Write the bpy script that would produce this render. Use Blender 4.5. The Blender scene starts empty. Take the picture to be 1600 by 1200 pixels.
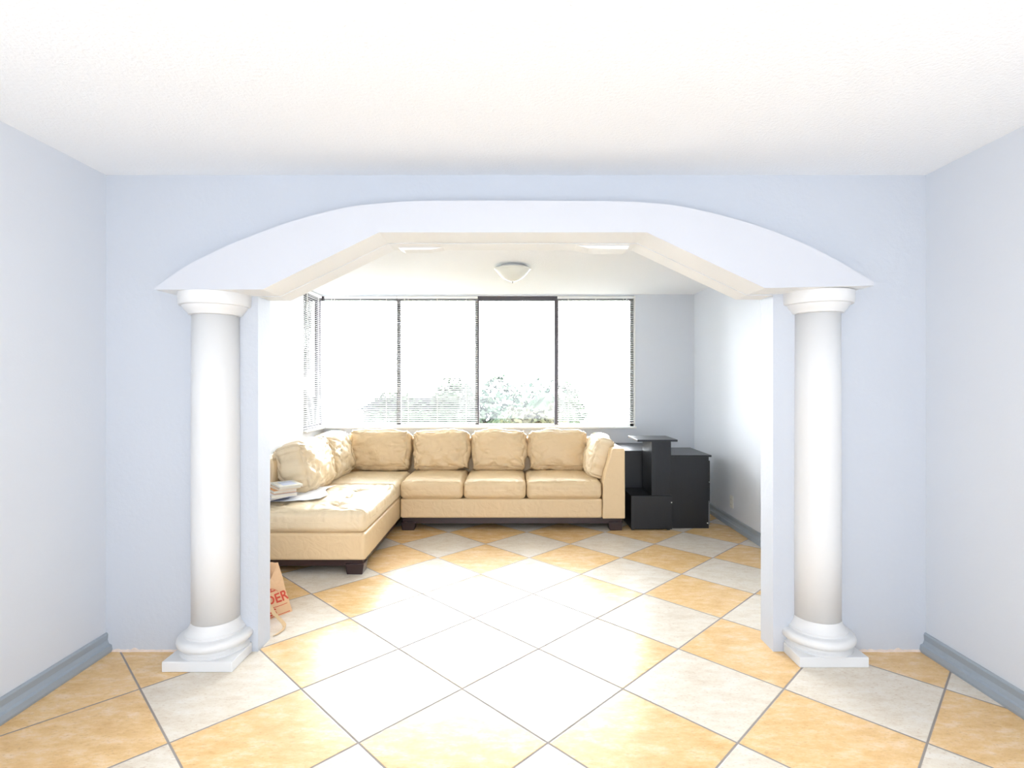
import bpy, bmesh, math, random
from mathutils import Vector, Matrix, noise
random.seed(7)
C = bpy.context.scene.collection
S = bpy.context.scene
PI = math.pi

# ------------------------------------------------------------------ camera
cam = bpy.data.cameras.new('camera'); camo = bpy.data.objects.new('camera', cam); C.objects.link(camo)
camo.location = (0, 0, 1.37); camo.rotation_euler = (PI/2, 0, 0)
cam.sensor_width = 36; cam.lens = 833/1600*36; cam.clip_end = 500; cam.clip_start = 0.05
S.camera = camo
# ------------------------------------------------------------------ view
S.view_settings.view_transform = 'Standard'; S.view_settings.look = 'None'
S.view_settings.gamma = 1; S.view_settings.use_curve_mapping = False
S.view_settings.exposure = 0.96
# ------------------------------------------------------------------ daylight
W = bpy.data.worlds.new('world'); S.world = W; W.use_nodes = True
wn = W.node_tree.nodes; wl = W.node_tree.links
bg = wn['Background']; bg.inputs['Color'].default_value = (0.90, 0.955, 1.0, 1); bg.inputs['Strength'].default_value = 15.0
sun = bpy.data.lights.new('sun', 'SUN'); suno = bpy.data.objects.new('sun', sun); C.objects.link(suno)
sun.energy = 12; sun.angle = math.radians(1.2); sun.color = (1, 0.95, 0.86)
suno.rotation_euler = Vector((-0.45, -1.0, -1.36)).to_track_quat('-Z', 'Y').to_euler()

def area(name, loc, rot, sx, sy, e, col=(1, 1, 1), portal=False):
    l = bpy.data.lights.new(name, 'AREA'); l.shape = 'RECTANGLE'; l.size = sx; l.size_y = sy
    l.energy = e; l.color = col
    if portal: l.cycles.is_portal = True
    o = bpy.data.objects.new(name, l); C.objects.link(o); o.location = loc; o.rotation_euler = rot
    return o
area('window_portal', (-0.38, 6.42, 1.62), (-PI/2, 0, 0), 3.7, 1.55, 10, portal=True)
area('side_window_portal', (-2.42, 5.9, 1.62), (0, -PI/2, 0), 1.55, 0.62, 10, portal=True)
# added near-room fill, no fixture: one at the rear, one bounced off the ceiling
area('rear_fill_light', (0, -3.1, 1.3), (PI/2, 0, 0), 3.4, 2.2, 17, (0.90, 0.94, 1.0))
area('ceiling_bounce_fill', (0, -1.7, 1.0), (PI-.52, 0, 0), 2.8, 2.0, 72, (0.88, 0.935, 1.0))

# ------------------------------------------------------------------ materials
def mat(name, col, rough=0.6, metal=0.0, bump=None, var=None, spec=None, coat=0):
    m = bpy.data.materials.new(name); m.use_nodes = True
    nt = m.node_tree; n = nt.nodes; l = nt.links; b = n['Principled BSDF']
    b.inputs['Base Color'].default_value = (*col, 1); b.inputs['Roughness'].default_value = rough
    b.inputs['Metallic'].default_value = metal
    if spec is not None: b.inputs['Specular IOR Level'].default_value = spec
    tc = n.new('ShaderNodeTexCoord')
    if var:
        sc, amt, stretch = var
        mp = n.new('ShaderNodeMapping'); mp.inputs['Scale'].default_value = stretch
        l.new(tc.outputs['Object'], mp.inputs['Vector'])
        ns = n.new('ShaderNodeTexNoise'); ns.inputs['Scale'].default_value = sc; ns.inputs['Detail'].default_value = 5
        l.new(mp.outputs[0], ns.inputs['Vector'])
        mx = n.new('ShaderNodeMix'); mx.data_type = 'RGBA'
        mx.inputs['A'].default_value = (*[c*(1-amt) for c in col], 1)
        mx.inputs['B'].default_value = (*[min(1, c*(1+amt)) for c in col], 1)
        l.new(ns.outputs['Fac'], mx.inputs['Factor']); l.new(mx.outputs['Result'], b.inputs['Base Color'])
    if bump:
        sc, st, dist = bump
        ns = n.new('ShaderNodeTexNoise'); ns.inputs['Scale'].default_value = sc; ns.inputs['Detail'].default_value = 4
        ns.inputs['Roughness'].default_value = 0.6
        l.new(tc.outputs['Object'], ns.inputs['Vector'])
        bp = n.new('ShaderNodeBump'); bp.inputs['Strength'].default_value = st; bp.inputs['Distance'].default_value = dist
        l.new(ns.outputs['Fac'], bp.inputs['Height']); l.new(bp.outputs[0], b.inputs['Normal'])
    return m

M = {}
M['wall'] = mat('blue_grey_wall_paint', (0.70, 0.73, 0.78), 0.55, bump=(90, 0.12, 0.004), var=(1.5, 0.012, (1, 1, 1)))
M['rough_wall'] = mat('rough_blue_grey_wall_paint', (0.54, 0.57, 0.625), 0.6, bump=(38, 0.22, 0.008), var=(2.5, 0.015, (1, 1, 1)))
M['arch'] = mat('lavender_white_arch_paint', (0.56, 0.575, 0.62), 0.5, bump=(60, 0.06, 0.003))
M['soffit'] = mat('lightened_soffit_white', (0.84, 0.85, 0.855), 0.45, bump=(60, 0.06, 0.003))  # lighter than the arch so undersides look lit; bounce light in the colour
M['column'] = mat('white_column_plaster', (0.74, 0.74, 0.74), 0.42, bump=(25, 0.06, 0.004))
M['ceiling'] = mat('textured_white_ceiling', (0.91, 0.925, 0.95), 0.9, bump=(75, 0.55, 0.007))
M['baseboard'] = mat('grey_blue_baseboard_paint', (0.34, 0.385, 0.43), 0.35, var=(3, 0.05, (1, 1, 1)))
M['bronze'] = mat('dark_bronze_aluminium', (0.085, 0.075, 0.085), 0.35, 0.3)
M['white_trim'] = mat('white_trim_paint', (0.85, 0.85, 0.83), 0.4, bump=(40, .03, .003))
M['leather'] = mat('cream_leather', (0.76, 0.565, 0.33), 0.42, bump=(55, 0.10, 0.004), var=(4, 0.05, (1, 1, 1)))
M['leather_pale'] = mat('pale_cream_leather', (0.80, 0.64, 0.42), 0.4, bump=(55, 0.10, 0.004), var=(5, 0.06, (1, 1, 1)))  # paler tone used on the chaise, left, corner and arm cushions
for k_ in ('leather', 'leather_pale'):
    n_ = M[k_].node_tree.nodes; l_ = M[k_].node_tree.links; b_ = n_['Principled BSDF']
    bp0 = [x for x in n_ if x.type == 'BUMP'][0]; tc_ = [x for x in n_ if x.type == 'TEX_COORD'][0]
    q = n_.new('ShaderNodeTexNoise'); q.inputs['Scale'].default_value = 9; q.inputs['Detail'].default_value = 3; q.inputs['Distortion'].default_value = 1.8
    l_.new(tc_.outputs['Object'], q.inputs['Vector'])
    bq = n_.new('ShaderNodeBump'); bq.inputs['Strength'].default_value = 0.35; bq.inputs['Distance'].default_value = 0.02
    l_.new(q.outputs['Fac'], bq.inputs['Height']); l_.new(bp0.outputs[0], bq.inputs['Normal']); l_.new(bq.outputs[0], b_.inputs['Normal'])
M['dark_wood'] = mat('dark_brown_wood', (0.032, 0.014, 0.014), 0.3, var=(6, .2, (1, 8, 8)))
M['seam'] = mat('seam_thread', (0.30, 0.2, 0.11), 0.7, var=(30, .1, (1, 1, 1)))
M['black'] = mat('black_woodgrain_laminate', (0.0095, 0.0105, 0.0135), 0.34, var=(9, .25, (8, 8, 1)), bump=(120, .03, .002))
M['black_edge'] = mat('worn_board_edge', (0.35, 0.36, 0.38), 0.5, var=(20, .2, (1, 1, 1)))
M['plastic'] = mat('white_plastic', (0.8, 0.79, 0.74), 0.3, var=(10, .02, (1, 1, 1)))
M['dark'] = mat('dark_slot', (0.02, 0.02, 0.02), 0.6, var=(10, .02, (1, 1, 1)))
M['lampglass'] = mat('frosted_lamp_glass', (0.82, 0.83, 0.76), 0.2, bump=(20, .05, .003))
M['nickel'] = mat('brushed_nickel', (0.5, 0.5, 0.48), 0.3, 0.9, var=(30, .05, (1, 1, 1)))
M['paper'] = mat('white_paper', (0.83, 0.83, 0.85), 0.6, var=(25, .04, (1, 1, 1)))
M['pages'] = mat('book_pages', (0.82, 0.77, 0.66), 0.8, var=(90, .06, (1, 1, 12)))
M['kraft'] = mat('brown_kraft_paper', (0.78, 0.50, 0.28), 0.75, var=(14, .12, (1, 1, 1)), bump=(12, .25, .01))
M['kraft_handle'] = mat('pale_kraft_handle', (0.66, 0.47, 0.26), 0.7, var=(20, .1, (1, 1, 1)))
M['red_ink'] = mat('red_ink', (0.62, 0.07, 0.035), 0.7, var=(40, .1, (1, 1, 1)))
M['plaster_edge'] = mat('raw_plaster_edge', (0.72, 0.60, 0.52), 0.9, var=(40, .2, (1, 1, 1)), bump=(60, .4, .006))

# slats: thin white plastic letting light through
m = mat('white_blind_slat', (0.86, 0.86, 0.85), 0.35, var=(6, .02, (1, 1, 1))); M['slat'] = m
n = m.node_tree.nodes; l = m.node_tree.links
tr = n.new('ShaderNodeBsdfTranslucent'); tr.inputs['Color'].default_value = (0.9, 0.9, 0.88, 1)
ms = n.new('ShaderNodeMixShader'); ms.inputs[0].default_value = 0.6
l.new(n['Principled BSDF'].outputs[0], ms.inputs[1]); l.new(tr.outputs[0], ms.inputs[2])
l.new(ms.outputs[0], n['Material Output'].inputs['Surface'])
# glass pane
m = bpy.data.materials.new('window_glass'); m.use_nodes = True; M['glass'] = m
n = m.node_tree.nodes; l = m.node_tree.links; n.remove(n['Principled BSDF'])
t = n.new('ShaderNodeBsdfTransparent'); g = n.new('ShaderNodeBsdfGlossy'); g.inputs['Roughness'].default_value = 0.02
f = n.new('ShaderNodeFresnel'); f.inputs['IOR'].default_value = 1.45; mx = n.new('ShaderNodeMixShader')
l.new(f.outputs[0], mx.inputs[0]); l.new(t.outputs[0], mx.inputs[1]); l.new(g.outputs[0], mx.inputs[2])
l.new(mx.outputs[0], n['Material Output'].inputs['Surface'])

def leaf_mat(name, c1, c2):
    m = mat(name, c1, 0.8, spec=0.03); n = m.node_tree.nodes; l = m.node_tree.links; b = n['Principled BSDF']
    tc = n.new('ShaderNodeTexCoord'); ns = n.new('ShaderNodeTexNoise'); ns.inputs['Scale'].default_value = 1.6; ns.inputs['Detail'].default_value = 6
    l.new(tc.outputs['Object'], ns.inputs['Vector'])
    r = n.new('ShaderNodeValToRGB'); r.color_ramp.elements[0].position = 0.38; r.color_ramp.elements[1].position = 0.62
    r.color_ramp.elements[0].color = (*c1, 1); r.color_ramp.elements[1].color = (*c2, 1)
    l.new(ns.outputs['Fac'], r.inputs[0]); l.new(r.outputs[0], b.inputs['Base Color'])
    return m
M['leaf'] = leaf_mat('green_foliage', (0.010, 0.021, 0.013), (0.032, 0.043, 0.027))
M['leaf_yellow'] = leaf_mat('yellow_green_foliage', (0.028, 0.030, 0.016), (0.055, 0.050, 0.034))
M['leaf_palm'] = leaf_mat('palm_fronds', (0.014, 0.024, 0.014), (0.040, 0.048, 0.030))
M['bark'] = mat('bark', (0.2, 0.16, 0.12), 0.9, bump=(20, .5, .03), spec=.02)
M['lawn'] = mat('lawn', (0.03, 0.04, 0.02), 0.9, spec=.02, var=(2, .2, (1, 1, 1)))
M['stucco'] = mat('pale_stucco', (0.05, 0.048, 0.046), 0.9, spec=.02, var=(2, .05, (1, 1, 1)))
M['roof'] = mat('grey_roof', (0.02, 0.021, 0.024), 0.9, spec=.02, var=(5, .1, (1, 1, 1)))
M['far_glass'] = mat('far_window_glass', (0.05, 0.06, 0.07), 0.15, var=(5, .1, (1, 1, 1)))

# floor: diagonal checker of cream and orange ceramic tiles
TS = 0.5116
def floor_mat():
    m = bpy.data.materials.new('ceramic_floor_tiles'); m.use_nodes = True
    nt = m.node_tree; n = nt.nodes; l = nt.links; b = n['Principled BSDF']
    def math_(op, a, bb=None, c=None):
        x = n.new('ShaderNodeMath'); x.operation = op
        for i, v in enumerate((a, bb, c)):
            if v is None: continue
            if isinstance(v, (int, float)): x.inputs[i].default_value = v
            else: l.new(v, x.inputs[i])
        return x.outputs[0]
    tc = n.new('ShaderNodeTexCoord'); sp = n.new('ShaderNodeSeparateXYZ'); l.new(tc.outputs['Object'], sp.inputs[0])
    x = math_('SUBTRACT', sp.outputs[0], -0.586); y = math_('SUBTRACT', sp.outputs[1], 2.034)
    k = 1/(math.sqrt(2)*TS)
    u = math_('MULTIPLY', math_('ADD', x, y), k); v = math_('MULTIPLY', math_('SUBTRACT', y, x), k)
    fu = math_('FLOOR', u); fv = math_('FLOOR', v)
    odd = math_('ABSOLUTE', math_('MODULO', math_('ADD', fu, fv), 2))       # 1 -> orange
    ex = math_('MULTIPLY', math_('COMPARE', fu, -2, 0.1), math_('COMPARE', fv, 2, 0.1))
    odd = math_('MAXIMUM', odd, ex)
    # distance to tile edge
    du = math_('ABSOLUTE', math_('SUBTRACT', math_('FRACT', u), 0.5)); dv = math_('ABSOLUTE', math_('SUBTRACT', math_('FRACT', v), 0.5))
    d = math_('MAXIMUM', du, dv)
    gr = n.new('ShaderNodeMapRange'); gr.inputs['From Min'].default_value = 0.4905; gr.inputs['From Max'].default_value = 0.4935
    l.new(d, gr.inputs['Value'])
    # per tile random offset
    cv = n.new('ShaderNodeCombineXYZ'); l.new(fu, cv.inputs[0]); l.new(fv, cv.inputs[1])
    wn_ = n.new('ShaderNodeTexWhiteNoise'); wn_.noise_dimensions = '3D'; l.new(cv.outputs[0], wn_.inputs['Vector'])
    va = n.new('ShaderNodeVectorMath'); va.operation = 'MULTIPLY_ADD'; va.inputs[1].default_value = (9, 9, 9)
    l.new(wn_.outputs['Color'], va.inputs[0]); l.new(tc.outputs['Object'], va.inputs[2])
    mp = n.new('ShaderNodeMapping'); mp.inputs['Scale'].default_value = (1.0, 2.2, 1); l.new(va.outputs[0], mp.inputs['Vector'])
    n1 = n.new('ShaderNodeTexNoise'); n1.inputs['Scale'].default_value = 7.5; n1.inputs['Detail'].default_value = 9; n1.inputs['Roughness'].default_value = 0.78
    l.new(mp.outputs[0], n1.inputs['Vector'])
    mp2 = n.new('ShaderNodeMapping'); mp2.inputs['Scale'].default_value = (1.0, 2.6, 1); l.new(va.outputs[0], mp2.inputs['Vector'])
    n2 = n.new('ShaderNodeTexNoise'); n2.inputs['Scale'].default_value = 60; n2.inputs['Detail'].default_value = 3; l.new(mp2.outputs[0], n2.inputs['Vector'])
    def ramp(src, pts):
        r = n.new('ShaderNodeValToRGB'); e = r.color_ramp.elements
        while len(e) < len(pts): e.new(0.5)
        for q, (p, c) in zip(e, pts): q.position = p; q.color = (*c, 1)
        l.new(src, r.inputs[0]); return r.outputs[0]
    org = ramp(n1.outputs['Fac'], [(0.3, (0.68, 0.40, 0.15)), (0.5, (0.80, 0.53, 0.25)), (0.7, (0.88, 0.68, 0.44))])
    crm = ramp(n1.outputs['Fac'], [(0.3, (0.66, 0.55, 0.42)), (0.5, (0.76, 0.68, 0.56)), (0.7, (0.81, 0.76, 0.68))])
    mxc = n.new('ShaderNodeMix'); mxc.data_type = 'RGBA'; l.new(odd, mxc.inputs['Factor']); l.new(crm, mxc.inputs['A']); l.new(org, mxc.inputs['B'])
    spk = n.new('ShaderNodeMapRange'); spk.inputs['From Min'].default_value = 0.585; spk.inputs['From Max'].default_value = 0.70
    spk.inputs['To Max'].default_value = 0.35; l.new(n2.outputs['Fac'], spk.inputs['Value'])
    mx2 = n.new('ShaderNodeMix'); mx2.data_type = 'RGBA'; l.new(spk.outputs[0], mx2.inputs['Factor']); l.new(mxc.outputs['Result'], mx2.inputs['A']); mx2.inputs['B'].default_value = (0.45, 0.25, 0.12, 1)
    mx3 = n.new('ShaderNodeMix'); mx3.data_type = 'RGBA'; l.new(gr.outputs[0], mx3.inputs['Factor']); l.new(mx2.outputs['Result'], mx3.inputs['A']); mx3.inputs['B'].default_value = (0.30, 0.265, 0.235, 1)
    l.new(mx3.outputs['Result'], b.inputs['Base Color'])
    rr = n.new('ShaderNodeMapRange'); rr.inputs['To Min'].default_value = 0.27; rr.inputs['To Max'].default_value = 0.8; l.new(gr.outputs[0], rr.inputs['Value'])
    l.new(rr.outputs[0], b.inputs['Roughness']); b.inputs['Specular IOR Level'].default_value = 0.5
    bp = n.new('ShaderNodeBump'); bp.inputs['Distance'].default_value = 0.002; bp.inputs['Strength'].default_value = 0.5; bp.invert = True
    gb = n.new('ShaderNodeMapRange'); gb.inputs['From Min'].default_value = 0.487; gb.inputs['From Max'].default_value = 0.495; l.new(d, gb.inputs['Value'])
    l.new(math_('ADD', gb.outputs[0], math_('MULTIPLY', n2.outputs['Fac'], 0.12)), bp.inputs['Height']); l.new(bp.outputs[0], b.inputs['Normal'])
    return m
M['floor'] = floor_mat()

# ------------------------------------------------------------------ geometry helpers
def link(name, bm, m, parent=None, smooth=False, bevel=0, segs=2):
    me = bpy.data.meshes.new(name); bmesh.ops.recalc_face_normals(bm, faces=bm.faces); bm.to_mesh(me); bm.free()
    me.materials.append(m)
    if smooth:
        me.polygons.foreach_set('use_smooth', [True]*len(me.polygons))
    o = bpy.data.objects.new(name, me); C.objects.link(o)
    if parent: o.parent = parent; o.matrix_parent_inverse = parent.matrix_world.inverted()
    if bevel:
        md = o.modifiers.new('bevel', 'BEVEL'); md.width = bevel; md.segments = segs; md.limit_method = 'ANGLE'
    return o
def box(bm, x0, x1, y0, y1, z0, z1):
    vs = [bm.verts.new((x, y, z)) for z in (z0, z1) for y in (y0, y1) for x in (x0, x1)]
    for f in ((0, 2, 3, 1), (4, 5, 7, 6), (0, 1, 5, 4), (2, 6, 7, 3), (0, 4, 6, 2), (1, 3, 7, 5)):
        bm.faces.new([vs[i] for i in f])
    return vs
def prism_y(bm, pts, y0, y1):          # pts = (x,z)
    a = [bm.verts.new((x, y0, z)) for x, z in pts]; b = [bm.verts.new((x, y1, z)) for x, z in pts]
    k = len(pts); bm.faces.new(a); bm.faces.new(b[::-1])
    for i in range(k): bm.faces.new((a[i], b[i], b[(i+1) % k], a[(i+1) % k]))
def extrude_along(bm, prof, p0, p1, out):   # prof = (outward, z)
    p0, p1, out = Vector(p0), Vector(p1), Vector(out)
    a = [bm.verts.new(p0+out*r+Vector((0, 0, z))) for r, z in prof]; b = [bm.verts.new(p1+out*r+Vector((0, 0, z))) for r, z in prof]
    k = len(prof); bm.faces.new(a); bm.faces.new(b[::-1])
    for i in range(k): bm.faces.new((a[i], b[i], b[(i+1) % k], a[(i+1) % k]))
def lathe(bm, prof, cx, cy, cz=0, seg=64):
    rings = []
    for r, z in prof:
        if r < 1e-5: rings.append([bm.verts.new((cx, cy, cz+z))])
        else: rings.append([bm.verts.new((cx+r*math.cos(2*PI*i/seg), cy+r*math.sin(2*PI*i/seg), cz+z)) for i in range(seg)])
    for a, b in zip(rings, rings[1:]):
        for i in range(seg):
            j = (i+1) % seg
            if len(a) == 1 and len(b) > 1: bm.faces.new((a[0], b[i], b[j]))
            elif len(b) == 1 and len(a) > 1: bm.faces.new((a[i], b[0], a[j]))
            elif len(a) > 1: bm.faces.new((a[i], b[i], b[j], a[j]))
    if len(rings[0]) > 1: bm.faces.new(rings[0])
    if len(rings[-1]) > 1: bm.faces.new(rings[-1])
def tube(bm, pts, r, seg=6):
    pts = [Vector(p) for p in pts]; rings = []
    for i, p in enumerate(pts):
        d = (pts[min(i+1, len(pts)-1)]-pts[max(i-1, 0)]).normalized()
        q = d.to_track_quat('Z', 'Y')
        rings.append([bm.verts.new(p+q @ Vector((r*math.cos(2*PI*k/seg), r*math.sin(2*PI*k/seg), 0))) for k in range(seg)])
    for a, b in zip(rings, rings[1:]):
        for k in range(seg): bm.faces.new((a[k], a[(k+1) % seg], b[(k+1) % seg], b[k]))
    bm.faces.new(rings[0][::-1]); bm.faces.new(rings[-1])
def new(): return bmesh.new()
def thing(name, label, cat, loc=(0, 0, 0), group=None):
    o = bpy.data.objects.new(name, None); C.objects.link(o); o.location = loc; o.empty_display_size = .1
    o['label'] = label; o['category'] = cat
    if group: o['group'] = group
    bpy.context.view_layer.update()
    return o
def tag(o, label, cat, group=None):
    o['label'] = label; o['category'] = cat
    if group: o['group'] = group
    return o
def struct(name, bm, m, **k):
    o = link(name, bm, m, **k); o['kind'] = 'structure'; return o
def boxo(name, b, m, parent=None, bevel=0, **k):
    bm = new(); box(bm, *b); return link(name, bm, m, parent, bevel=bevel, **k)

# ------------------------------------------------------------------ room shell
CH, CF = 2.44, 2.412            # ceiling heights: near room, far room
XL, XLF, XR = -2.08, -2.20, 2.12
YP0, YP1, YF = 2.73, 2.865, 6.2
BK = -3.2
WX0, WX1, WZ0, WZ1 = -2.20, 1.435, 0.862, 2.398
WY0 = 5.62
bm = new(); box(bm, -2.45, 2.3, BK, 6.4, -0.15, 0); o = struct('floor', bm, M['floor'])
bm = new(); box(bm, -2.45, 2.3, BK-.15, YP1-.02, CH, CH+.15); struct('ceiling', bm, M['ceiling'])
bm = new(); box(bm, -2.45, 2.3, YP1-.02, 6.4, CF, CF+.17); struct('ceiling.001', bm, M['ceiling'])
bm = new(); box(bm, XL-.2, XL, BK, YP0+.02, 0, CH); struct('wall_left', bm, M['wall'])
bm = new(); box(bm, XR, XR+.15, BK, 6.4, 0, CH); struct('wall_right', bm, M['wall'])
bm = new()                       # far room, left wall with window hole
box(bm, XLF-.2, XLF, YP1, WY0, 0, CF); box(bm, XLF-.2, XLF, WY0, 6.4, 0, WZ0); box(bm, XLF-.2, XLF, WY0, 6.4, WZ1, CF)
struct('wall_left.001', bm, M['wall'])
bm = new()                       # far wall
box(bm, XLF, XR, YF, 6.4, 0, WZ0); box(bm, WX1, XR, YF, 6.4, WZ0, CF); box(bm, XLF, WX1, YF, 6.4, WZ1, CF)
struct('wall_far', bm, M['wall'])
bm = new()                       # back wall behind the camera
box(bm, XL, XR, BK-.15, BK, 0, CH)
struct('wall_back', bm, M['wall'])

# partition with wide opening
OP = [(-1.30, 0), (-1.30, 1.817), (-1.187, 1.8165), (-0.632, 2.0885), (0.640, 2.0885), (1.202, 1.8235), (1.337, 1.8235), (1.337, 0)]
bm = new()
for P_ in ([(-2.2, 0), OP[0], OP[1], (-1.30, CH), (-2.2, CH)], [OP[7], (2.12, 0), (2.12, CH), (1.337, CH), OP[6]],
           [OP[1], OP[2], (OP[2][0], CH), (-1.30, CH)], [OP[2], OP[3], (OP[3][0], CH), (OP[2][0], CH)], [OP[3], OP[4], (OP[4][0], CH), (OP[3][0], CH)],
           [OP[4], OP[5], (OP[5][0], CH), (OP[4][0], CH)], [OP[5], OP[6], (OP[6][0], CH), (OP[5][0], CH)]):
    prism_y(bm, P_, YP0, YP1)
bmesh.ops.remove_doubles(bm, verts=bm.verts, dist=1e-5)
bm.faces.ensure_lookup_table(); bm.verts.index_update(); seen = {}
for f in bm.faces: seen.setdefault(tuple(sorted(v.index for v in f.verts)), []).append(f)
bmesh.ops.delete(bm, geom=[f for L in seen.values() if len(L) > 1 for f in L], context='FACES_ONLY')
bm.normal_update()
for f in bm.faces:
    f.material_index = 1 if abs(f.normal.z) > .3 and f.calc_center_median().z < 2.2 and f.calc_center_median().z > 1 else 0
o = struct('wall_partition', bm, M['rough_wall']); o.data.materials.append(M['soffit'])

# raw plaster edge along the foot of the partition
def raw_edge(x0, x1, nm):
    bm = new(); k = 60; top = []; bot = []; tb = []; bb = []
    for i in range(k+1):
        x = x0+(x1-x0)*i/k; h = 0.006+0.009*abs(noise.noise((x*22, 3, 1)))*2; y = YP0-0.006-0.006*noise.noise((x*15, 0, 5))
        bot.append(bm.verts.new((x, y, 0))); top.append(bm.verts.new((x, y+.003, h)))
        tb.append(bm.verts.new((x, YP0, h+.003))); bb.append(bm.verts.new((x, YP0, 0)))
    for i in range(k):
        bm.faces.new((bot[i], bot[i+1], top[i+1], top[i])); bm.faces.new((top[i], top[i+1], tb[i+1], tb[i]))
    return struct(nm, bm, M['plaster_edge'])
raw_edge(-2.06, -1.67, 'trim_1'); raw_edge(1.74, 2.10, 'trim_2')

# baseboards (cove profile)
prof = [(0, 0), (.032, 0), (.034, .012), (.030, .036), (.017, .042), (.010, .060), (.012, .088), (.007, .097), (0, .097)]
def bboard(nm, p0, p1, out):
    bm = new(); extrude_along(bm, prof, p0, p1, out); return struct(nm, bm, M['baseboard'])
bboard('baseboard_left', (XL, BK, 0), (XL, YP0, 0), (1, 0, 0))
bboard('baseboard_right', (XR, BK, 0), (XR, YP0, 0), (-1, 0, 0))
bboard('baseboard_right.001', (XR, YP1, 0), (XR, YF, 0), (-1, 0, 0))
bboard('baseboard_left.001', (XLF, YP1, 0), (XLF, YF, 0), (1, 0, 0))
bboard('baseboard_far', (XLF, YF, 0), (XR, YF, 0), (0, -1, 0))

# arch beam in front of the partition
top_px = [(241, 451), (287.5, 417.5), (320, 401), (355, 384), (400, 366), (445, 349.5), (485, 337.5), (522.5, 328), (550, 322.5), (580, 319),
          (630, 315), (700, 313.5), (800, 313.5), (900, 314), (960, 314.5), (1000, 316), (1050, 320.5), (1100, 330), (1155, 344), (1207, 361), (1262, 383.5), (1312, 409), (1366, 441)]
ya = 2.535
arch = [((x-800)*ya/833, 1.37+(600-y)*ya/833) for x, y in top_px]
# refine the upper curve
def cr(P, n=5):
    out = []
    for i in range(len(P)-1):
        p0 = P[max(i-1, 0)]; p1 = P[i]; p2 = P[i+1]; p3 = P[min(i+2, len(P)-1)]
        for k in range(n):
            t = k/n
            out.append(tuple(0.5*((2*b)+(-a+c)*t+(2*a-5*b+4*c-d)*t*t+(-a+3*b-3*c+d)*t**3) for a, b, c, d in zip(p0, p1, p2, p3)))
    out.append(P[-1]); return out
arch = cr(arch)
low = [(1.722, 1.842), (1.202, 1.8195), (0.640, 2.091), (-0.632, 2.091), (-1.187, 1.8195), (-1.70, 1.821)]
low = [(1.722, 1.838), (1.202, 1.826), (0.640, 2.091), (-0.632, 2.091), (-1.187, 1.8195), (-1.70, 1.819)]
bm = new(); prism_y(bm, arch+low, ya, YP0); bmesh.ops.triangulate(bm, faces=[f for f in bm.faces if len(f.verts) > 4])
bm.normal_update(); bmesh.ops.recalc_face_normals(bm, faces=bm.faces)
for f in bm.faces: f.material_index = 1 if f.normal.z < -.3 else 0
o = link('arch_beam', bm, M['arch'], bevel=0.003); o.data.materials.append(M['soffit'])
tag(o, 'white painted arched beam with faceted underside spanning the opening over both columns', 'arch')
# small moulding pieces left in the upper corners of the soffit
bm = new(); prism_y(bm, [(-.60, 2.0885), (-.57, 2.074), (-.43, 2.076), (-.36, 2.0885)], 2.80, YP1+.01); struct('trim_3', bm, M['soffit'], bevel=.004)
bm = new(); prism_y(bm, [(.61, 2.0885), (.60, 2.068), (.40, 2.072), (.33, 2.0885)], 2.76, YP1+.01); struct('trim_4', bm, M['soffit'], bevel=.004)

# ------------------------------------------------------------------ columns
def column(cx, cy, label, pf):
    t = thing('column', label, 'column', (cx, cy, 0), 'columns of the archway')
    hw = .168
    boxo('plinth', (cx-hw, cx+hw, pf, YP0-.002, 0, .05), M['column'], t, bevel=.004)
    bm = new(); P = [(.160, .05), (.161, .058), (.150, .066), (.148, .078)]
    for i in range(13):
        a = -PI/2+PI*i/12; P.append((.150+.024*math.cos(a), .103+.024*math.sin(a)))
    P += [(.138, .130), (.138, .142), (.132, .146), (.128, .152), (.117, .168), (.112, .19)]
    lathe(bm, P, cx, cy); o = link('base_moulding', bm, M['column'], t, smooth=True)
    o.modifiers.new('e', 'EDGE_SPLIT').split_angle = math.radians(40)
    bm = new(); lathe(bm, [(.1105, .18), (.111, .6), (.110, 1.2), (.108, 1.74)], cx, cy); link('shaft', bm, M['column'], t, smooth=True)
    zt = 1.819 if cx < 0 else 1.832
    bm = new(); lathe(bm, [(.112, zt-.107), (.122, zt-.104), (.124, zt-.098), (.138, zt-.082), (.148, zt-.068), (.150, zt-.062), (.163, zt-.060), (.166, zt-.054), (.168, zt-.03), (.168, zt)], cx, cy)
    o = link('capital', bm, M['column'], t, smooth=True); o.modifiers.new('e', 'EDGE_SPLIT').split_angle = math.radians(32)
column(-1.497, 2.697, 'white round plaster column at the left side of the archway, on a square plinth', 2.532)
column(1.556, 2.725, 'white round plaster column at the right side of the archway, on a square plinth', 2.573)

# ------------------------------------------------------------------ windows
YW = 6.27
def bars(lst, m, name, parent):
    bm = new()
    for b in lst: box(bm, *b)
    return link(name, bm, m, parent)
w1 = bpy.data.objects.new('window_1', None); C.objects.link(w1); w1['kind'] = 'structure'; w1.location = (-.38, YW, WZ0)
w2 = bpy.data.objects.new('window_2', None); C.objects.link(w2); w2['kind'] = 'structure'; w2.location = (-2.27, 5.9, WZ0)
bpy.context.view_layer.update()
mull = [-1.328, -0.408, 0.522]
b0, b1 = WZ0+.012, WZ1
bars([(WX0-.06, WX1, YW-.02, YW+.03, b1-.05, b1), (WX1-.05, WX1-.012, YW-.02, YW+.03, b0, b1)], M['bronze'], 'window_frame', w1)
boxo('corner_post', (-2.285, -2.235, YW-.03, YW+.03, b0, b1), M['bronze'], w1, bevel=.003)
for x in mull: boxo('mullion', (x-.024, x+.024, YW-.025, YW+.03, b0+.02, b1-.03), M['bronze'], w1, bevel=.003)
ed = [WX0-.05]+mull+[WX1-.02]
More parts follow.
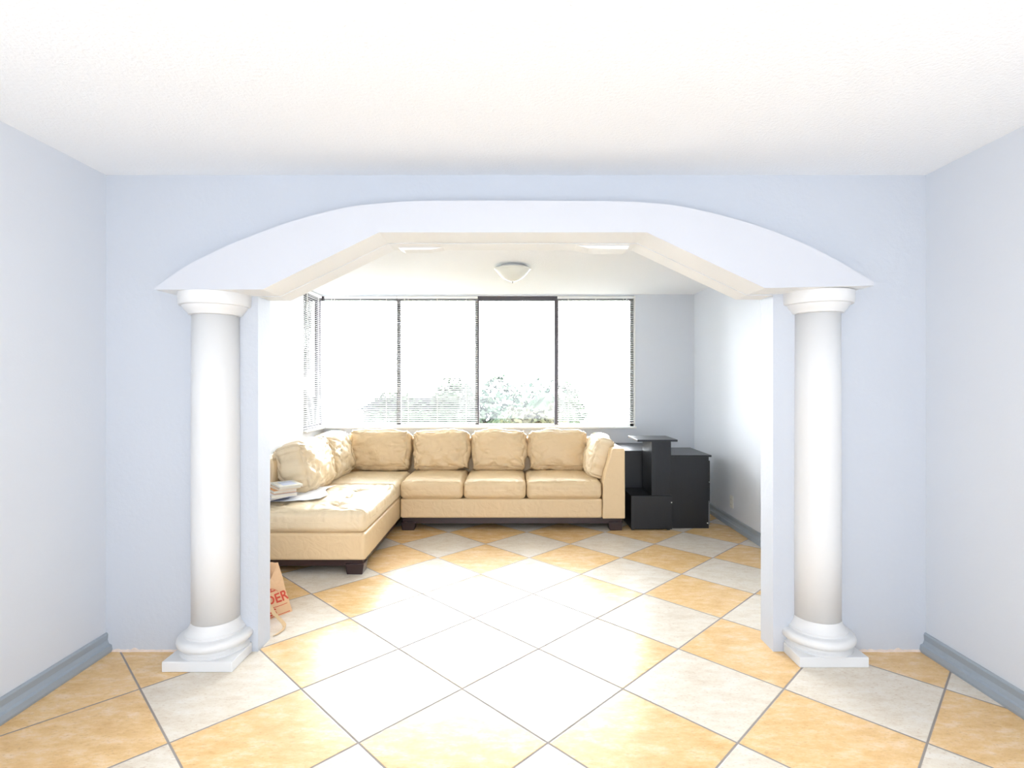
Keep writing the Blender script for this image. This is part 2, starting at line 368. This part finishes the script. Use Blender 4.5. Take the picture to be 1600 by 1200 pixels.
for a, b in zip(ed, ed[1:]): boxo('pane', (a, b, YW+.004, YW+.008, b0+.02, b1-.03), M['glass'], w1)
boxo('lower_rail', (WX0-.06, WX1-.012, YW-.02, YW+.03, b0, b0+.026), M['white_trim'], w1)
boxo('window_casing', (WX1-.012, WX1-.002, YF-.004, YW+.03, b0, b1), M['white_trim'], w1)
boxo('window_sill', (XLF+.03, WX1+.01, YF-.035, YW-.02, WZ0-.008, WZ0+.012), M['white_trim'], w1, bevel=.004)
bars([(-2.30, -2.25, WY0+.02, YW-.02, b0, b0+.028), (-2.30, -2.25, WY0+.02, YW-.02, b1-.05, b1), (-2.30, -2.25, WY0+.02, WY0+.15, b0, b1)], M['bronze'], 'window_frame', w2)
boxo('pane', (-2.277, -2.273, WY0+.14, YW-.02, b0+.02, b1-.03), M['glass'], w2)
boxo('window_sill', (-2.26, XLF+.035, WY0, YF+.02, WZ0-.008, WZ0+.012), M['white_trim'], w2, bevel=.004)

# ------------------------------------------------------------------ blinds
def blind(cx, w, label, bottom, side=False, wand_side=-1, sag=0.0):
    # built along X, then turned for the side window
    t = thing('window_blind', label, 'blind', (0, 0, 0), 'white horizontal blinds hung in the windows')
    t.location = (cx, YW-.052, WZ1-.005) if not side else (XLF-.022, cx, WZ1-.005)
    if side: t.rotation_euler = (0, 0, PI/2)
    bpy.context.view_layer.update()
    H = WZ1-.005-bottom
    def lk(nm, bm, m, **k):
        o = link(nm, bm, m, None, **k); o.parent = t; return o
    bm = new(); box(bm, -w/2, w/2, -.014, .014, -.028, 0); lk('headrail', bm, M['white_trim'], bevel=.002)
    bm = new(); k = int((H-.055)/.0216); a = math.radians(20); hw = .0125; t0 = -.045
    for i in range(k):
        z = t0-i*.0216
        rr = []
        for s in range(5):
            v = -1+s*.5; cr_ = .0016*(1-v*v)
            rr.append((v*hw*math.cos(a)-cr_*math.sin(a), z+v*hw*math.sin(a)+cr_*math.cos(a)))
        L = [bm.verts.new((-w/2, y, zz)) for y, zz in rr]; R = [bm.verts.new((w/2, y, zz)) for y, zz in rr]
        for s in range(4): bm.faces.new((L[s], R[s], R[s+1], L[s+1]))
    lk('slats', bm, M['slat'], smooth=True)
    bm = new()
    zb = t0-k*.0216-.004
    N = 14
    for i in range(N):
        xa = -w/2+w*i/N; xb = -w/2+w*(i+1)/N
        f = lambda x: -sag*(1-(2*x/w)**2)
        vs = box(bm, xa, xb, -.011, .011, zb-.008, zb)
        for v in vs: v.co.z += f(v.co.x)
    bmesh.ops.remove_doubles(bm, verts=bm.verts, dist=1e-5)
    lk('bottom_rail', bm, M['white_trim'])
    for x in (-w*.36, 0, w*.36) if w > .7 else (-w*.3, w*.3):
        bm = new(); box(bm, x-.003, x+.003, -.0145, -.0135, zb, -.02); lk('ladder_cord', bm, M['plastic'])
    bm = new(); tube(bm, [(wand_side*(w/2-.09), -.022, -.03), (wand_side*(w/2-.088), -.024, -.62)], .0035); lk('tilt_wand', bm, M['plastic'])
    return t
g = .004
blind((-2.185-1.345)/2, 2.185-1.345, 'white slatted blind in the leftmost panel of the wide window, next to the corner post', WZ0+.02, sag=.006)
blind((-1.339-0.400)/2, (1.339-0.400), 'white slatted blind in the second panel of the wide window, left of the uncovered panel', WZ0+.014)
blind((.530+1.422)/2, 1.422-.530, 'white slatted blind in the rightmost panel of the wide window, right of the uncovered panel', WZ0+.04, sag=.010, wand_side=1)
blind((WY0+.02+6.19)/2, 6.19-WY0-.02, 'narrow white slatted blind in the side window on the left wall', WZ0+.02, side=True)

# ------------------------------------------------------------------ soft cushions
def sgn(v): return 1 if v >= 0 else -1
def cushion(w, d, h, r, bulge, seed, n=26, wr=0.010, kind='seat', tufts=()):
    """rounded puffed box centred at the origin; bulge = (bx,by,bz)"""
    bm = new(); hx, hy, hz = w/2, d/2, h/2; grid = {}
    def P(u, v, ax, s):
        c = [0, 0, 0]; c[ax] = s; c[(ax+1) % 3] = u; c[(ax+2) % 3] = v
        key = (round(c[0], 4), round(c[1], 4), round(c[2], 4))
        if key in grid: return grid[key]
        p = Vector((c[0]*hx, c[1]*hy, c[2]*hz))
        q = Vector([max(-H+r, min(H-r, x)) for H, x in zip((hx, hy, hz), p)])
        dv = p-q
        if dv.length > 1e-9:
            nrm = dv.normalized(); p = q+nrm*r
        else: nrm = Vector((0, 0, 1))
        x, y, z = c
        e = lambda a: (1-abs(a)**2.6)
        off = Vector((sgn(x)*bulge[0]*e(y)*e(z)*(abs(x)**3), sgn(y)*bulge[1]*e(x)*e(z)*(abs(y)**3), sgn(z)*bulge[2]*e(x)*e(y)*(abs(z)**3)))
        p += off
        # wrinkles
        a = 0
        if kind == 'seat' and z > 0:
            a = noise.noise((x*hx*9+seed, y*hy*9, seed))*0.5+noise.noise((x*hx*28+seed, y*hy*10, seed*2))*0.35
            edge = max(abs(x), abs(y))**5
            rg = noise.noise((x*hx*7+y*hy*9+seed, y*hy*5-x*hx*3, seed+9)); a -= max(0, 1-abs(rg)*8)*.9
            a += edge*(math.sin((x*hx+y*hy*.3)*60+6*noise.noise((x*4, y*4, seed)))*.18)
            a *= wr
        elif kind == 'back':
            for cx, cz, wt in ((-1, -1, 1), (1, -1, 1), (-1, .95, .55), (1, .95, .55), (-1, .1, .45), (1, .1, .45)):
                dx = (x-cx)*hx; dz = (z-cz)*hz; dist = math.hypot(dx, dz)
                th = math.atan2(dz, dx*sgn(-cx)+1e-6)
                a -= wt*max(0, math.sin(th*9+2.8*noise.noise((x*2+seed, z*2, cx+cz)))-.15)*math.exp(-dist*7.0)*min(1, dist*18)*2.6
            a += noise.noise((x*hx*5+seed, z*hz*8+x*hx*6, seed))*0.7
            rd = noise.noise((x*hx*5+z*hz*5+seed, z*hz*16-x*hx*8, seed+4)); a -= max(0, 1-abs(rd)*6)*.4
            a *= wr*(1 if abs(y) > .98 or True else 0)
        p += nrm*a if nrm.length and (kind != 'seat' or z > 0) and dv.length > 1e-9 else Vector((0, 0, 0))
        for tx, ty in tufts:
            if z > 0:
                dd = math.hypot(p.x-tx, p.y-ty); th = math.atan2(p.y-ty, p.x-tx)
                p.z -= .026*math.exp(-(dd/.045)**2)+.014*math.exp(-dd*9)*max(0, math.cos(th*5+seed+tx*9))**3
        vv = bm.verts.new(p); grid[key] = vv; return vv
    vals = [math.sin((-1+2*i/n)*PI/2*.92)/math.sin(PI/2*.92) for i in range(n+1)]
    vals[0], vals[-1] = -1, 1
    for ax in range(3):
        for s in (-1, 1):
            for i in range(n):
                for j in range(n):
                    q = [P(vals[i], vals[j], ax, s), P(vals[i+1], vals[j], ax, s), P(vals[i+1], vals[j+1], ax, s), P(vals[i], vals[j+1], ax, s)]
                    if len(set(q)) < 3: continue
                    try: bm.faces.new(q if s > 0 else q[::-1])
                    except ValueError: pass
    return bm
def place(bm, loc, rot=(0, 0, 0)):
    from mathutils import Euler
    m = Matrix.Translation(loc) @ Euler(rot).to_matrix().to_4x4(); bmesh.ops.transform(bm, matrix=m, verts=bm.verts)

# ------------------------------------------------------------------ sectional sofa
sofa = thing('sectional_sofa', 'cream leather L-shaped sectional sofa with tufted chaise under the corner windows', 'sofa', (-.5, 5.2, 0))
LE, LP = M['leather'], M['leather_pale']
bev = dict(bevel=.018, segs=3)
boxo('base', (-1.045, .845, 4.985, 5.93, .115, .296), LE, sofa, **bev)
boxo('chaise_base', (-2.06, -1.052, 3.825, 5.93, .103, .300), LE, sofa, **bev)
# arm at the right end (sloping inner face)
bm = new(); prism_y(bm, [(.845, .115), (1.055, .115), (1.052, .755), (1.040, .770), (.945, .770), (.93, .755), (.848, .44)], 4.965, 5.95)
link('armrest', bm, LE, sofa, **bev)
# back panels
bm = new(); box(bm, -2.08, 1.03, 5.74, 5.94, .115, .79); link('back_frame', bm, LE, sofa, bevel=.03, segs=3)
bm = new(); box(bm, -2.10, -1.90, 4.25, 5.93, .115, .765); link('side_frame', bm, LE, sofa, bevel=.03, segs=3)
# plinth rails and feet
bm = new(); box(bm, -1.03, 1.03, 5.01, 5.90, .058, .117); link('plinth_rail', bm, M['dark_wood'], sofa, bevel=.003)
bm = new(); box(bm, -2.04, -1.08, 3.85, 5.90, .055, .106); link('plinth_rail', bm, M['dark_wood'], sofa, bevel=.003)
for x0, y0 in ((-1.20, 3.832), (-1.04, 4.99), (.905, 4.985), (-2.0, 3.84), (-2.0, 5.75), (.905, 5.78)):
    vs_bm = new(); vs = box(vs_bm, x0, x0+.135, y0, y0+.11, 0, .075)
    for v in vs[:4]: v.co.x += (.012 if v.co.x < x0+.06 else -.012)
    link('foot', vs_bm, M['dark_wood'], sofa, bevel=.003)
# seat cushions
for i, (a, b) in enumerate(((-1.048, -.458), (-.454, .131), (.135, .842))):
    bm = cushion(b-a, .72, .165, .045, (.0, .012, .022), 3+i*5, n=40, wr=.007); place(bm, ((a+b)/2, 4.965+.36, .378))
    link('seat_cushion', bm, LE, sofa, smooth=True)
bm = cushion(.86, .72, .165, .045, (0, .01, .016), 31, wr=.006); place(bm, (-1.478, 5.20, .380)); link('seat_cushion', bm, LP, sofa, smooth=True)
bm = cushion(1.0, 1.03, .166, .05, (.012, .014, .018), 47, n=84, wr=.009, tufts=[(.23, -.33), (.23, -.07), (.23, .18), (-.18, -.33), (-.18, -.07), (-.18, .18)])
place(bm, (-1.55, 4.338, .380)); ccu = link('chaise_cushion', bm, LP, sofa, smooth=True)
for tx in (.23, -.18):
    for ty in (-.33, -.07, .18):
        bm = new(); lathe(bm, [(.013, -.004), (.014, 0), (.009, .004), (0, .006)], tx-1.55, ty+4.338, .463, seg=16); link('tuft_button', bm, LE, ccu, smooth=True)
# back cushions
for i, (a, b) in enumerate(((-1.72, -1.06), (-1.045, -.435), (-.430, .160), (.165, .80))):
    bm = cushion(b-a, .25, .43, .075, (.012, .035, .012), 11+i*7, n=52, wr=.021, kind='back')
    place(bm, ((a+b)/2, 5.655, .668), (math.radians(-13), 0, 0)); link('back_cushion', bm, LE, sofa, smooth=True)
for i, (a, b) in enumerate(((4.28, 4.94), (4.94, 5.54))):
    bm = cushion(b-a, .26, .44, .08, (.012, .045, .015), 61+i*9, n=52, wr=.022, kind='back')
    place(bm, (-1.775, (a+b)/2, .668), (math.radians(-15), 0, PI/2)); link('back_cushion', bm, LP, sofa, smooth=True)
bm = cushion(.55, .19, .42, .07, (.012, .03, .012), 91, n=52, wr=.021, kind='back')
place(bm, (.862, 5.37, .655), (math.radians(-17), 0, -PI/2)); link('arm_cushion', bm, LP, sofa, smooth=True)
# seams on the base fronts
for x in (-.46, .13):
    boxo('seam', (x-.0012, x+.0012, 4.982, 4.986, .13, .285), M['leather_pale'], sofa)

# ------------------------------------------------------------------ books and papers on the chaise
top = .489
bm = new(); NX, NY = 26, 22; vs = {}
for i in range(NX+1):
    for j in range(NY+1):
        u, v = i/NX, j/NY
        x = -2.0+.52*u-(.06*v)+.03*math.sin(v*7)*u; y = 3.90+.50*v+.22*u+.03*math.sin(u*6)
        z = top+.004+.007*noise.noise((x*9, y*9, 2))+.003*noise.noise((x*30, y*24, 4)) - .006*max(0, 1-8*v)
        vs[i, j] = bm.verts.new((x, y, max(z, top-.002)))
for i in range(NX):
    for j in range(NY): bm.faces.new((vs[i, j], vs[i+1, j], vs[i+1, j+1], vs[i, j+1]))
o = link('paper_sheet', bm, M['paper'], smooth=True); o.modifiers.new('s', 'SOLIDIFY').thickness = .0015
tag(o, 'crumpled white sheets of paper spread under the books on the chaise', 'paper')
GB = 'books stacked on the chaise'
def book(cx, cy, z, w, d, h, rot, cover, label, patch=None):
    t = thing('book', label, 'book', (cx, cy, z), GB)
    mc = mat('book_cover', cover, .35, var=(8, .05, (1, 1, 1)))
    def lk(nm, bm, m, **k):
        o = link(nm, bm, m, None, **k); o.parent = t; return o
    bm = new(); tt = .0025
    box(bm, -w/2, w/2, -d/2, d/2, 0, tt); box(bm, -w/2, w/2, -d/2, d/2, h-tt, h); box(bm, -w/2, -w/2+.003, -d/2, d/2, tt, h-tt)
    cv_ = lk('cover', bm, mc, bevel=.0008)
    bm = new(); box(bm, -w/2+.003, w/2-.004, -d/2+.004, d/2-.004, tt, h-tt); lk('page_block', bm, M['pages'])
    if patch:
        bm = new(); box(bm, -w*.34, w*.34, -d*.3, d*.32, h, h+.0006); cp_ = lk('cover_panel', bm, mat('cover_print', patch, .4, var=(30, .12, (1, 1, 1)))); cp_.parent = cv_
    t.rotation_euler = (0, 0, rot)
    return h
z = top+.012
bx, by = -1.765, 4.12
z += book(bx-.075, by-.06, z, .26, .20, .016, math.radians(62), (.03, .05, .22), 'navy blue covered book at the very bottom of the stack on the chaise')+.0005
z += book(bx-.025, by-.01, z, .26, .19, .026, math.radians(-52), (.78, .76, .80), 'thick white book second from the bottom of the stack on the chaise')+.0005
z += book(bx-.02, by, z, .22, .17, .026, math.radians(-50), (.80, .36, .10), 'orange spined book in the middle of the stack on the chaise')+.0005
z += book(bx+.0, by+.01, z, .24, .17, .015, math.radians(-46), (.86, .62, .40), 'pale peach book second from the top of the stack on the chaise')+.0005
book(bx+.02, by+.01, z, .24, .17, .016, math.radians(-50), (.85, .83, .74), 'cream book with pale lavender cover picture on top of the stack', (.60, .66, .82))

# ------------------------------------------------------------------ paper bag
bag = thing('paper_bag', 'brown kraft paper grocery bag with red print beside the left pier', 'bag', (-1.45, 3.2, 0))
R0 = Vector((-1.324, 3.215, 0)); f_ = Vector((-.585, -.811, 0)); nn = Vector((.811, -.585, 0))
WB, DB, HB = .29, .17, .285
A = R0; B = R0+f_*WB; Cc = B-nn*DB; D = R0-nn*DB
lean = Vector((-.085, .035, 0))
def bagpt(s, t_, hgt):
    """s along the perimeter 0..4 (A->B->C->D), hgt 0..1"""
    k = int(s) % 4; fr = s-int(s); cs = [A, B, Cc, D]; p = cs[k].lerp(cs[(k+1) % 4], fr)
    c = (A+Cc)/2; q = c+(p-c)*(1-.10*hgt)
    if k in (1, 3): q += (nn if k == 1 else nn)*0+((f_ if k == 3 else -f_)*(.05*hgt*math.sin(fr*PI)))
    q = q+lean*hgt+Vector((0, 0, HB*hgt*(1-.0*s)))
    if hgt > 0: q += nn*.012*noise.noise((q.x*14, q.y*14, q.z*12))*min(1, hgt*3)
    if k == 0: q.z -= hgt**3*.10*min(1, fr*5)
    if k in (2, 3): q.z += hgt**2*.02*(1-fr if k == 3 else fr)
    if hgt > .93: q.z += .010*noise.noise((s*5, 1, 2))
    return q
bm = new(); SN, HN = 48, 16; ring = []
for j in range(HN+1): ring.append([bm.verts.new(bagpt(4*i/SN, 0, j/HN)) for i in range(SN)])
for j in range(HN):
    for i in range(SN): bm.faces.new((ring[j][i], ring[j][(i+1) % SN], ring[j+1][(i+1) % SN], ring[j+1][i]))
bm.faces.new(ring[0][::-1])
o = link('bag_body', bm, M['kraft'], bag, smooth=False); o.modifiers.new('s', 'SOLIDIFY').thickness = .0015
def onface(u, v, off=.0035):     # u from A toward B (0..1), v height
    p = bagpt(min(.999, max(0, u)), 0, v); return p+nn*off
def text_on(s, size, u_c, v0, slope, name='printing'):
    cu = bpy.data.curves.new('t', 'FONT'); cu.body = s; cu.size = size; cu.align_x = 'CENTER'; cu.resolution_u = 3; cu.offset = .0016
    to = bpy.data.objects.new('t', cu); C.objects.link(to); bpy.context.view_layer.update()
    me = bpy.data.meshes.new_from_object(to.evaluated_get(bpy.context.evaluated_depsgraph_get()))
    bpy.data.objects.remove(to)
    for v in me.vertices:
        tx, ty = v.co.x, v.co.y
        # reading direction runs from B to A
        u = u_c-tx/WB; h = v0+(ty+tx*slope)/HB
        v.co = onface(u, h)
    me.materials.clear(); me.materials.append(M['red_ink'])
    o = bpy.data.objects.new(name, me); C.objects.link(o); o.parent = bag; o.matrix_parent_inverse = bag.matrix_world.inverted()
    return o
text_on('TRADER', .078, .50, .27, .0); text_on("JOE'S", .045, .5, .06, 0)
bm = new()                        # printed lines, arc and red patch
def strip(P, wd):
    prev = None
    for i, (u, v) in enumerate(P):
        a = bm.verts.new(onface(u, v-wd/2, .003)); b = bm.verts.new(onface(u, v+wd/2, .003))
        if prev: bm.faces.new((prev[0], a, b, prev[1]))
        prev = (a, b)
strip([(.06+.88*i/20, .195) for i in range(21)], .012)
strip([(.5+.33*math.cos(PI*i/20), .45+.22*math.sin(PI*i/20)) for i in range(21)], .016)
strip([(.30+.40*i/12, .60) for i in range(13)], .07); strip([(.22+.56*i/12, .545) for i in range(13)], .03); strip([(.05+.9*i/12, .03) for i in range(13)], .012)
link('printing', bm, M['red_ink'], bag)
# handle strap hanging to the floor
P = [(-1.475, 3.02, .275), (-1.455, 2.985, .235), (-1.425, 3.00, .20), (-1.385, 3.0, .155), (-1.335, 3.0, .075), (-1.285, 3.0, .022), (-1.272, 2.965, .006), (-1.282, 2.915, .004), (-1.292, 2.895, .004)]
bm = new(); prev = None; PP = cr(P, 4)
for i, p in enumerate(PP):
    wd = Vector((.009, .006, 0)) if i < 22 else Vector((.008, .001, .001))
    a = bm.verts.new(Vector(p)-wd); b = bm.verts.new(Vector(p)+wd)
    if prev: bm.faces.new((prev[0], a, b, prev[1]))
    prev = (a, b)
o = link('handle', bm, M['kraft_handle'], bag); o.modifiers.new('s', 'SOLIDIFY').thickness = .002

# ------------------------------------------------------------------ black furniture
BL = M['black']
tw = thing('side_table', 'narrow black tower table with box base and small square top beside the sofa arm', 'table', (1.31, 5.1, 0))
boxo('base_box', (1.115, 1.498, 4.985, 5.36, .012, .325), BL, tw, bevel=.002)
boxo('column', (1.31, 1.492, 5.0, 5.35, .325, .832), BL, tw, bevel=.0015)
boxo('table_top', (1.167, 1.545, 4.97, 5.365, .832, .850), BL, tw, bevel=.0015)
for x in (1.135, 1.47):
    for y in (5.0, 5.32): boxo('foot_glide', (x-.012, x+.012, y, y+.024, 0, .012), M['dark'], tw)
bm = new(); lathe(bm, [(0, 0), (.006, 0), (.006, .003), (0, .004)], 0, 0, seg=12)
bmesh.ops.transform(bm, matrix=Matrix.Translation((1.492, 4.9855, .262)) @ Matrix.Rotation(PI/2, 4, 'X'), verts=bm.verts); link('screw_cap', bm, M['plastic'], tw)

cb = thing('cabinet', 'black drawer cabinet turned sideways in the corner by the right wall', 'cabinet', (1.7, 5.35, 0))
boxo('body', (1.506, 1.868, 5.06, 5.62, .0, .680), BL, cb, bevel=.0015)
boxo('cabinet_top', (1.506, 1.885, 5.035, 5.64, .680, .698), BL, cb, bevel=.0015)
for k, (z0, z1) in enumerate(((.03, .225), (.235, .43), (.44, .64))):
    boxo('drawer_front', (1.868, 1.884, 5.075, 5.60, z0, z1), BL, cb, bevel=.0015)
boxo('board_edge', (1.8682, 1.8725, 5.0595, 5.066, .035, .26), M['black_edge'], cb)
bm = new(); lathe(bm, [(0, 0), (.006, 0), (.006, .003), (0, .004)], 0, 0, seg=12)
bmesh.ops.transform(bm, matrix=Matrix.Translation((1.855, 5.0602, .05)) @ Matrix.Rotation(PI/2, 4, 'X'), verts=bm.verts); link('screw_cap', bm, M['plastic'], cb)

dk = thing('desk', 'low black desk behind the sofa arm and the tower table, under the window', 'desk', (1.3, 5.8, 0))
boxo('desk_top', (1.075, 1.50, 5.375, 6.08, .675, .698), BL, dk, bevel=.0015)
boxo('front_panel', (1.085, 1.495, 5.385, 5.403, .03, .675), BL, dk, bevel=.001)
boxo('side_panel', (1.085, 1.103, 5.403, 6.07, .0, .675), BL, dk, bevel=.001)
boxo('side_panel', (1.477, 1.495, 5.403, 6.07, .0, .675), BL, dk, bevel=.001)

# ------------------------------------------------------------------ outlet
ot = thing('wall_outlet', 'white double power outlet low on the right wall of the far room', 'outlet', (XR, 5.14, .235))
boxo('cover_plate', (XR-.006, XR, 5.103, 5.177, .176, .293), M['plastic'], ot, bevel=.002)
for z0 in (.193, .243):
    sk = boxo('socket', (XR-.0085, XR-.005, 5.122, 5.158, z0, z0+.034), M['plastic'], ot, bevel=.002)
    for y0 in (5.131, 5.147): boxo('slot', (XR-.0088, XR-.008, y0, y0+.002, z0+.010, z0+.022), M['dark'], sk)

# ------------------------------------------------------------------ ceiling lamp
cl = thing('ceiling_lamp', 'frosted glass dome ceiling lamp in the far room', 'lamp', (.006, 4.69, CF))
bm = new(); lathe(bm, [(.09, 0), (.105, -.004), (.108, -.03), (.10, -.034)], .006, 4.69, CF); link('ceiling_plate', bm, M['white_trim'], cl, smooth=True)
P = [(.150, -.026), (.158, -.030), (.157, -.038), (.146, -.044), (.134, -.062), (.116, -.084), (.092, -.106), (.062, -.124), (.03, -.136), (.010, -.141), (0, -.142)]
bm = new(); lathe(bm, P, .006, 4.69, CF); link('glass_shade', bm, M['lampglass'], cl, smooth=True); gs_ = [c for c in cl.children if c.name.startswith('glass_shade')][0]
bm = new(); lathe(bm, [(.011, -.139), (.012, -.146), (.007, -.152), (.005, -.158), (0, -.160)], .006, 4.69, CF, seg=20); link('finial', bm, M['nickel'], gs_, smooth=True)

# ------------------------------------------------------------------ outside
bm = new(); box(bm, -70, 70, 8, 120, -8.2, -8); struct('ground', bm, M['lawn'])
def crown(bm, c, rx, ry, rz, n, ls, seed):
    rnd = random.Random(seed); c = Vector(c)
    blobs = [(Vector((rnd.uniform(-.6, .6)*rx, rnd.uniform(-.6, .6)*ry, rnd.uniform(-.5, .6)*rz)), rnd.uniform(.35, .6)) for _ in range(14)]
    for i in range(n):
        b, s = rnd.choice(blobs)
        d = Vector((rnd.gauss(0, 1), rnd.gauss(0, 1), rnd.gauss(0, 1))).normalized()
        p = c+b+Vector((d.x*rx*s, d.y*ry*s, d.z*rz*s))*rnd.uniform(.8, 1.05)
        a = Vector((rnd.gauss(0, 1), rnd.gauss(0, 1), rnd.gauss(0, .6))).normalized(); q = a.cross(d)
        if q.length < .01: continue
        q = q.normalized()*ls*.35; a = a*ls*rnd.uniform(.6, 1.2)
        vs = [bm.verts.new(p-a*.5), bm.verts.new(p+q), bm.verts.new(p+a*.5), bm.verts.new(p-q)]
        bm.faces.new(vs)
def tree(x, y, ztop, rx, rz, n, ls, m, label, seed, name='leafy_tree'):
    t = thing(name, label, 'tree', (x, y, -8), 'trees beyond the window')
    bm = new(); crown(bm, (x, y, ztop-rz), rx, rx*.8, rz, n, ls, seed); link('crown', bm, m, t)
    bm = new(); tube(bm, [(x, y, -8), (x+.2, y, -4), (x, y, ztop-rz*1.1)], .18, 8); link('trunk', bm, M['bark'], t)
tree(-1.1, 21, 1.75, 2.0, 3.2, 9000, .24, M['leaf'], 'bushy green tree filling the left of the uncovered window panel', 1)
tree(1.3, 27.5, 2.0, 2.3, 3.6, 9000, .27, M['leaf'], 'green tree behind the palms at the right of the uncovered panel', 2)
tree(.45, 10, .95, .62, .9, 3500, .11, M['leaf_yellow'], 'low yellow green bush at the foot of the uncovered panel', 4)
tree(-5.0, 28, .6, 2.6, 3.0, 5000, .32, M['leaf'], 'green tree seen faintly through the second blind', 5)
def palm(x, y, z, label, seed):
    t = thing('palm_tree', label, 'tree', (x, y, -8), 'palms beyond the window'); rnd = random.Random(seed)
    bm = new(); tube(bm, [(x, y, -8), (x+.1, y, -3), (x, y, z)], .16, 8); link('trunk', bm, M['bark'], t)
    bm = new()
    for k in range(22):
        az = k*2.4+rnd.uniform(-.2, .2); el = rnd.uniform(-.1, 1.15); L = rnd.uniform(1.1, 1.5); prev = None
        for i in range(14):
            s = i/13; r = L*s*math.cos(el*(1-.3*s)); h = L*s*math.sin(el)-1.5*s*s
            p = Vector((x+r*math.cos(az), y+r*math.sin(az), z+h))
            if prev is not None:
                d = (p-prev).normalized(); sd = d.cross(Vector((0, 0, 1)))
                if sd.length > .05:
                    sd.normalize()
                    for sg in (-1, 1):
                        for q in (0, .5):
                            b0_ = prev.lerp(p, q); tip = b0_+sd*sg*.42*(1-abs(s-.45))+d*.25-Vector((0, 0, .22))
                            bm.faces.new([bm.verts.new(b0_), bm.verts.new(b0_+d*.05), bm.verts.new(tip)])
            prev = p
    link('fronds', bm, M['leaf_palm'], t)
palm(.55, 13.3, .55, 'feathery palm tree in the middle of the uncovered panel', 3)
palm(1.35, 17.2, .9, 'second palm tree at the right edge of the uncovered panel', 8)
hb = thing('house', 'pale house seen faintly through the second blind from the left', 'house', (-6, 36, -8))
boxo('walls', (-9.5, -3.0, 34, 40, -8, -.3), M['stucco'], hb)
bm = new(); prism_y(bm, [(-9.9, -.3), (-2.6, -.3), (-4.2, .5), (-8.3, .5)], 33.6, 40.4); link('roof', bm, M['roof'], hb)
for x in (-8.6, -6.6, -4.6):
    for z in (-1.8, -4.4): boxo('window', (x, x+.9, 33.95, 34.05, z, z+1.0), M['far_glass'], hb)
